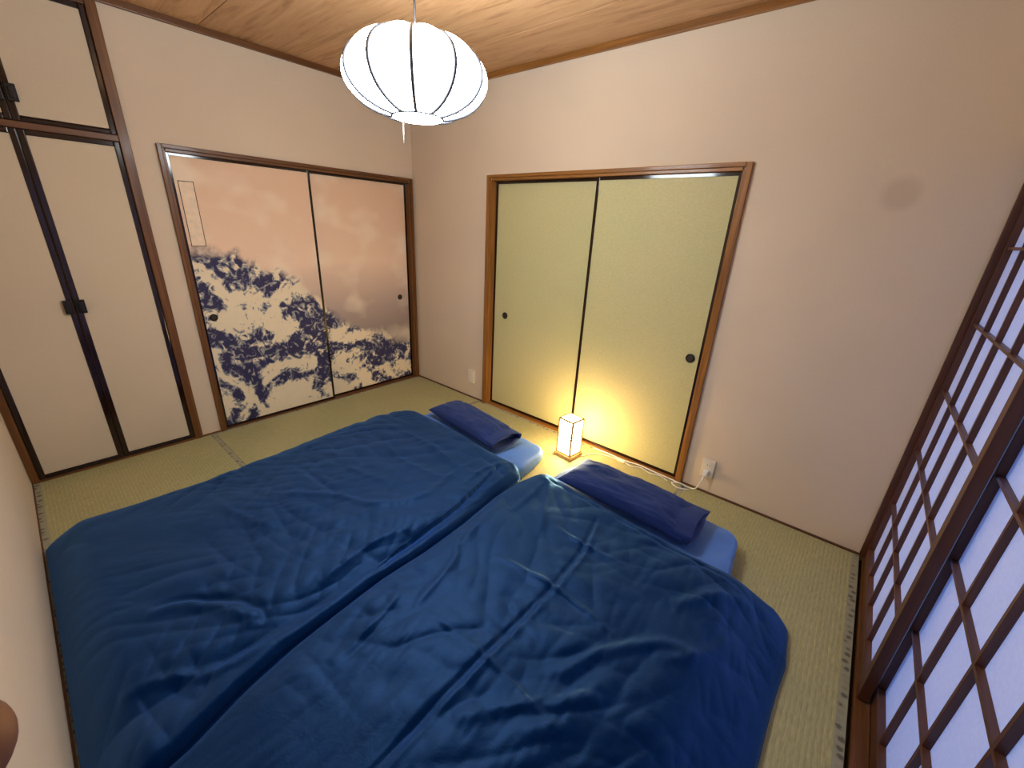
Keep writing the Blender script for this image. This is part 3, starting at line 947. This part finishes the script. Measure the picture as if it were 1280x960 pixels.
p1 = pillow((1.365, -0.584, 0.164), -0.11, 0.70, 0.27, 0.135, 'dark navy pillow at the head of the bed nearer the printed doors', 3)
open_flap(p1, 0.70, 0.27, 0.135)
p2 = pillow((2.570, -0.592, 0.160), -0.015, 0.70, 0.31, 0.130, 'dark navy pillow beside the wall socket, on the bed nearer the screens', 9)
open_flap(p2, 0.70, 0.31, 0.130)

# ================================================================== PENDANT LANTERN
pl = empty('pendant_lamp', (1.838, -1.342, RH))
tag(pl, 'round white paper lantern glowing below the ceiling', 'lamp')
NR = 11
R0, ZC, HZ = 0.246, 1.950, 0.124
ROT = math.radians(-41.0)
def lprof(t):
    c, s = math.cos(t), math.sin(t)
    return R0 * c ** 0.85, ZC + HZ * s
TB, TT = -1.255, 1.20
def lob(theta):
    return abs(math.sin((theta - ROT) * NR / 2))
bm = bmesh.new()
NT, NP = NR * 16, 36
rings = []
for i in range(NP + 1):
    t = TB + (TT - TB) * i / NP
    r, z = lprof(t)
    k = math.cos(t) ** 0.5
    ring = []
    for j in range(NT):
        th = 2 * PI * j / NT
        l = lob(th)
        rr = r * (1 + 0.042 * k * (l - 0.3))
        zz = z + 0.010 * l * max(0, math.sin(t)) ** 1.5
        ring.append(bm.verts.new((1.838 + rr * math.cos(th), -1.342 + rr * math.sin(th), zz)))
    rings.append(ring)
for a, b_ in zip(rings[:-1], rings[1:]):
    for j in range(NT):
        bm.faces.new((a[j], a[(j + 1) % NT], b_[(j + 1) % NT], b_[j]))
obj('shade', bm, 'lantern', pl, smooth=True)
for q in range(NR):
    th = ROT + 2 * PI * q / NR
    pts = []
    for i in range(25):
        t = TB + (TT - TB) * i / 24
        r, z = lprof(t)
        r = r * (1 - 0.0126 * math.cos(t) ** 0.5) + 0.0045
        pts.append((1.838 + r * math.cos(th), -1.342 + r * math.sin(th), z))
    bm = bmesh.new()
    tube(bm, pts, 0.0062, 8)
    obj('rib', bm, 'rib', pl, smooth=True)
rb, zb = lprof(TB)
bm = bmesh.new()
lathe(bm, [(rb * 0.97, zb - 0.001), (rb * 0.97, zb - 0.005), (rb * 0.6, zb - 0.008), (0.002, zb - 0.009)], 40, 'z', (1.838, -1.342, 0))
obj('bottom_diffuser', bm, 'lantern', pl, smooth=True)
bm = bmesh.new()
tube(bm, [(1.838 + (rb + 0.001) * math.cos(2 * PI * k / 48), -1.342 + (rb + 0.001) * math.sin(2 * PI * k / 48), zb - 0.001) for k in range(49)], 0.004, 6)
obj('ring', bm, 'rib', pl, smooth=True)
bm = bmesh.new()
tube(bm, [(1.838, -1.342, 2.10), (1.838, -1.342, RH - 0.03)], 0.004, 8)
obj('cord', bm, 'cord', pl, smooth=True)
bm = bmesh.new()
lathe(bm, [(0.045, RH - 0.0005), (0.045, RH - 0.02), (0.03, RH - 0.032), (0.006, RH - 0.034)], 32, 'z', (1.838, -1.342, 0))
obj('ceiling_cap', bm, 'plastic', pl, smooth=True)
bm = bmesh.new()
tube(bm, [(1.795, -1.375, zb - 0.001), (1.794, -1.376, zb - 0.05), (1.794, -1.376, zb - 0.085)], 0.0012, 6)
obj('pull_cord', bm, 'cable', pl, smooth=True)

# ================================================================== FLOOR LAMP
lx, ly = 1.975, -0.232
fl_ = empty('floor_lamp', (lx, ly, 0.0), math.radians(-6))
tag(fl_, 'small glowing square paper lamp with wooden frame before the olive doors', 'lamp')
Z0 = (0, 0, 0)
hb = 0.070
obj('base', boxes([(-hb, hb, -hb, hb, 0.0, 0.026)]), 'lamp_wood', fl_, bevel=0.003, loc=Z0)
hs = 0.056
zt = 0.285
for sx in (-1, 1):
    for sy in (-1, 1):
        cx, cy = sx * hs, sy * hs
        obj('post', bbox(cx - 0.0055, cx + 0.0055, cy - 0.0055, cy + 0.0055, 0.0262, zt), 'lamp_wood', fl_, loc=Z0)
for zr in (0.0315, zt - 0.004):
    for sgn in (-1, 1):
        obj('rail', bbox(-hs + 0.0057, hs - 0.0057, sgn * hs - 0.005, sgn * hs + 0.005, zr - 0.005, zr + 0.005), 'lamp_wood', fl_, loc=Z0)
        obj('rail', bbox(sgn * hs - 0.005, sgn * hs + 0.005, -hs + 0.0057, hs - 0.0057, zr - 0.005, zr + 0.005), 'lamp_wood', fl_, loc=Z0)
for zr in (0.152, 0.172):
    for sgn in (-1, 1):
        obj('thin_bar', bbox(-hs + 0.0057, hs - 0.0057, sgn * hs - 0.0012, sgn * hs + 0.0042 if sgn > 0 else sgn * hs + 0.0012, zr - 0.0028, zr + 0.0028) if sgn > 0 else
            bbox(-hs + 0.0057, hs - 0.0057, -hs - 0.0042, -hs + 0.0012, zr - 0.0028, zr + 0.0028), 'lamp_wood', fl_, loc=Z0)
        obj('thin_bar', bbox(hs - 0.0012, hs + 0.0042, -hs + 0.0057, hs - 0.0057, zr - 0.0028, zr + 0.0028) if sgn > 0 else
            bbox(-hs - 0.0042, -hs + 0.0012, -hs + 0.0057, hs - 0.0057, zr - 0.0028, zr + 0.0028), 'lamp_wood', fl_, loc=Z0)
for sgn in (-1, 1):
    obj('paper_side', bbox(-hs + 0.0056, hs - 0.0056, sgn * (hs - 0.003) - 0.0005, sgn * (hs - 0.003) + 0.0005, 0.027, zt - 0.008), 'lamp_paper', fl_, loc=Z0)
    obj('paper_side', bbox(sgn * (hs - 0.003) - 0.0005, sgn * (hs - 0.003) + 0.0005, -hs + 0.0056, hs - 0.0056, 0.027, zt - 0.008), 'lamp_paper', fl_, loc=Z0)
obj('paper_top', bbox(-hs + 0.0056, hs - 0.0056, -hs + 0.0056, hs - 0.0056, zt - 0.006, zt - 0.005), 'lamp_paper', fl_, loc=Z0)

# ================================================================== WALL PLATES AND CABLES
so = empty('wall_socket', (2.818, 0, 0.166))
tag(so, 'white wall socket with a plug, right of the olive doors', 'socket')
obj('plate', bbox(2.783, 2.853, -0.012, -0.0002, 0.106, 0.226), 'plastic', so, bevel=0.004)
for zc in (0.190, 0.142):
    ins = obj('outlet', bbox(2.801, 2.835, -0.0142, -0.0122, zc - 0.019, zc + 0.019), 'plastic', so, bevel=0.001)
    for dx in (-0.0065, 0.0065):
        obj('slot', bbox(2.818 + dx - 0.0013, 2.818 + dx + 0.0013, -0.0148, -0.0143, zc - 0.006, zc + 0.006), 'socket', ins)
bp = empty('wall_plate', (0.768, 0, 0.205))
tag(bp, 'small blank white wall plate near the corner, left of the olive doors', 'socket')
obj('plate', bbox(0.733, 0.803, -0.011, -0.0002, 0.142, 0.266), 'plastic', bp, bevel=0.003)
obj('insert', bbox(0.752, 0.784, -0.0135, -0.0112, 0.165, 0.243), 'plastic', bp, bevel=0.0015)

# white extension lead from the wall socket along the threshold
ex = empty('extension_cord', (2.82, -0.03, 0.142))
tag(ex, 'white extension lead plugged into the wall socket, running along the threshold', 'cord')
bm = bmesh.new()
tube(bm, smooth_path([(2.812, -0.052, 0.128), (2.806, -0.066, 0.085), (2.785, -0.060, 0.032), (2.74, -0.045, 0.012), (2.68, -0.036, 0.010), (2.60, -0.030, 0.011), (2.50, -0.024, 0.011),
                      (2.40, -0.018, 0.011), (2.30, -0.030, 0.006), (2.18, -0.022, 0.006), (2.06, -0.030, 0.006)], 8), 0.0036, 8)
obj('cable', bm, 'cable', ex, smooth=True)
obj('plug', bbox(2.803, 2.829, -0.046, -0.0149, 0.126, 0.158), 'cable', ex, bevel=0.005)
bm = bmesh.new()
tube(bm, smooth_path([(2.74, -0.045, 0.012), (2.69, -0.050, 0.020), (2.645, -0.060, 0.008), (2.69, -0.085, 0.005), (2.752, -0.062, 0.006)], 8), 0.0036, 8)
obj('loose_loop', bm, 'cable', ex, smooth=True)
# lamp's own flex with an inline switch, lying beside it
lc = empty('lamp_cord', (2.3, -0.05, 0.0))
tag(lc, 'thin white lamp flex with inline switch lying on the mat by the lamp', 'cord')
bm = bmesh.new()
tube(bm, smooth_path([(2.052, -0.20, 0.005), (2.09, -0.12, 0.005), (2.16, -0.062, 0.005), (2.235, -0.052, 0.006), (2.262, -0.052, 0.010)], 8), 0.0028, 8)
obj('cable', bm, 'cable', lc, smooth=True)
bm = bbox(2.262, 2.315, -0.062, -0.042, 0.0012, 0.018)
obj('switch', bm, 'cable', lc, bevel=0.005)
bm = bmesh.new()
tube(bm, smooth_path([(2.315, -0.052, 0.010), (2.37, -0.062, 0.005), (2.43, -0.040, 0.010), (2.50, -0.055, 0.006), (2.56, -0.046, 0.012), (2.62, -0.062, 0.006)], 8), 0.0028, 8)
obj('cable', bm, 'cable', lc, smooth=True)

# ================================================================== THE PHOTOGRAPHER'S HAND
def cam_pt(r, u, f):
    return CAM + right * r + up * u + fwd * f

def skin_mesh(name, chains, mat, parent=None, levels=3):
    """one continuous surface grown over connected joints; chains share joints by coordinate"""
    bm = bmesh.new()
    lay = bm.verts.layers.skin.verify()
    seen = {}
    first = None
    for ch in chains:
        prev = None
        for (x, y, z, ra) in ch:
            k = (round(x, 5), round(y, 5), round(z, 5))
            if k not in seen:
                v = bm.verts.new((x, y, z))
                v[lay].radius = (ra, ra)
                v[lay].use_root = first is None
                first = first or v
                seen[k] = v
            v = seen[k]
            if prev is not None and bm.edges.get((prev, v)) is None:
                bm.edges.new((prev, v))
            prev = v
    me = bpy.data.meshes.new(name + '_bones')
    bm.to_mesh(me)
    bm.free()
    o = bpy.data.objects.new(name + '_bones', me)
    COL.objects.link(o)
    s = o.modifiers.new('skin', 'SKIN')
    s.use_smooth_shade = True
    s.branch_smoothing = 0.4
    o.modifiers.new('sub', 'SUBSURF').render_levels = levels
    o.modifiers['sub'].levels = levels
    dg = bpy.context.evaluated_depsgraph_get()
    m2 = bpy.data.meshes.new_from_object(o.evaluated_get(dg))
    bpy.data.objects.remove(o)
    bpy.data.meshes.remove(me)
    m2.name = name
    m2.materials.clear()
    m2.materials.append(M[mat])
    for p in m2.polygons:
        p.use_smooth = True
    o = bpy.data.objects.new(name, m2)
    COL.objects.link(o)
    if parent:
        o.parent = parent
    return o

M['skin'] = mat_plain('skin', (0.25, 0.105, 0.045), 0.5, 0.4, var=0.06, nscale=90)
M['sleeve'] = mat_plain('grey_sleeve_cotton', (0.10, 0.10, 0.11), 0.85, 0.2, var=0.15, nscale=160, bstr=0.2)
def H(r, u, f, ra):
    p = cam_pt(r + 0.0078, u + 0.0022, f)
    return (p.x, p.y, p.z, ra)
wr_ = H(-0.165, -0.165, 0.0, 0.026)
pm = H(-0.158, -0.125, 0.0, 0.030)
k1 = H(-0.140, -0.088, 0.016, 0.0115)
k2 = H(-0.153, -0.088, 0.001, 0.0120)
k3 = H(-0.166, -0.095, -0.013, 0.0115)
k4 = H(-0.177, -0.106, -0.026, 0.0105)
th0 = H(-0.138, -0.140, -0.004, 0.0145)
hand_chains = [
    [wr_, pm],
    [pm, k1, H(-0.1160, -0.0650, 0.0450, 0.0095), H(-0.0985, -0.0570, 0.0575, 0.0098), H(-0.0812, -0.0550, 0.0595, 0.0092)],
    [pm, k2, H(-0.1370, -0.0700, 0.0360, 0.0098), H(-0.1270, -0.0800, 0.0560, 0.0090), H(-0.1290, -0.0960, 0.0610, 0.0080)],
    [pm, k3, H(-0.1520, -0.0800, 0.0220, 0.0095), H(-0.1430, -0.0920, 0.0400, 0.0088), H(-0.1450, -0.1060, 0.0450, 0.0078)],
    [pm, k4, H(-0.1660, -0.0950, 0.0040, 0.0085), H(-0.1590, -0.1030, 0.0200, 0.0078), H(-0.1600, -0.1150, 0.0240, 0.0070)],
    [wr_, th0, H(-0.1180, -0.1180, -0.0080, 0.0115), H(-0.1060, -0.0960, -0.0100, 0.0100), H(-0.1030, -0.0800, -0.0110, 0.0085)],
    [wr_, H(-0.172, -0.215, 0.020, 0.027), H(-0.180, -0.29, 0.050, 0.034), H(-0.190, -0.40, 0.100, 0.042)],
]
hd = skin_mesh('hand', hand_chains, 'skin')
tag(hd, 'hand of the person taking the picture, one fingertip at the left edge', 'hand')
skin_mesh('sleeve', [[H(-0.1755, -0.25, 0.034, 0.040), H(-0.180, -0.29, 0.050, 0.043), H(-0.191, -0.405, 0.102, 0.052)]], 'sleeve', hd)
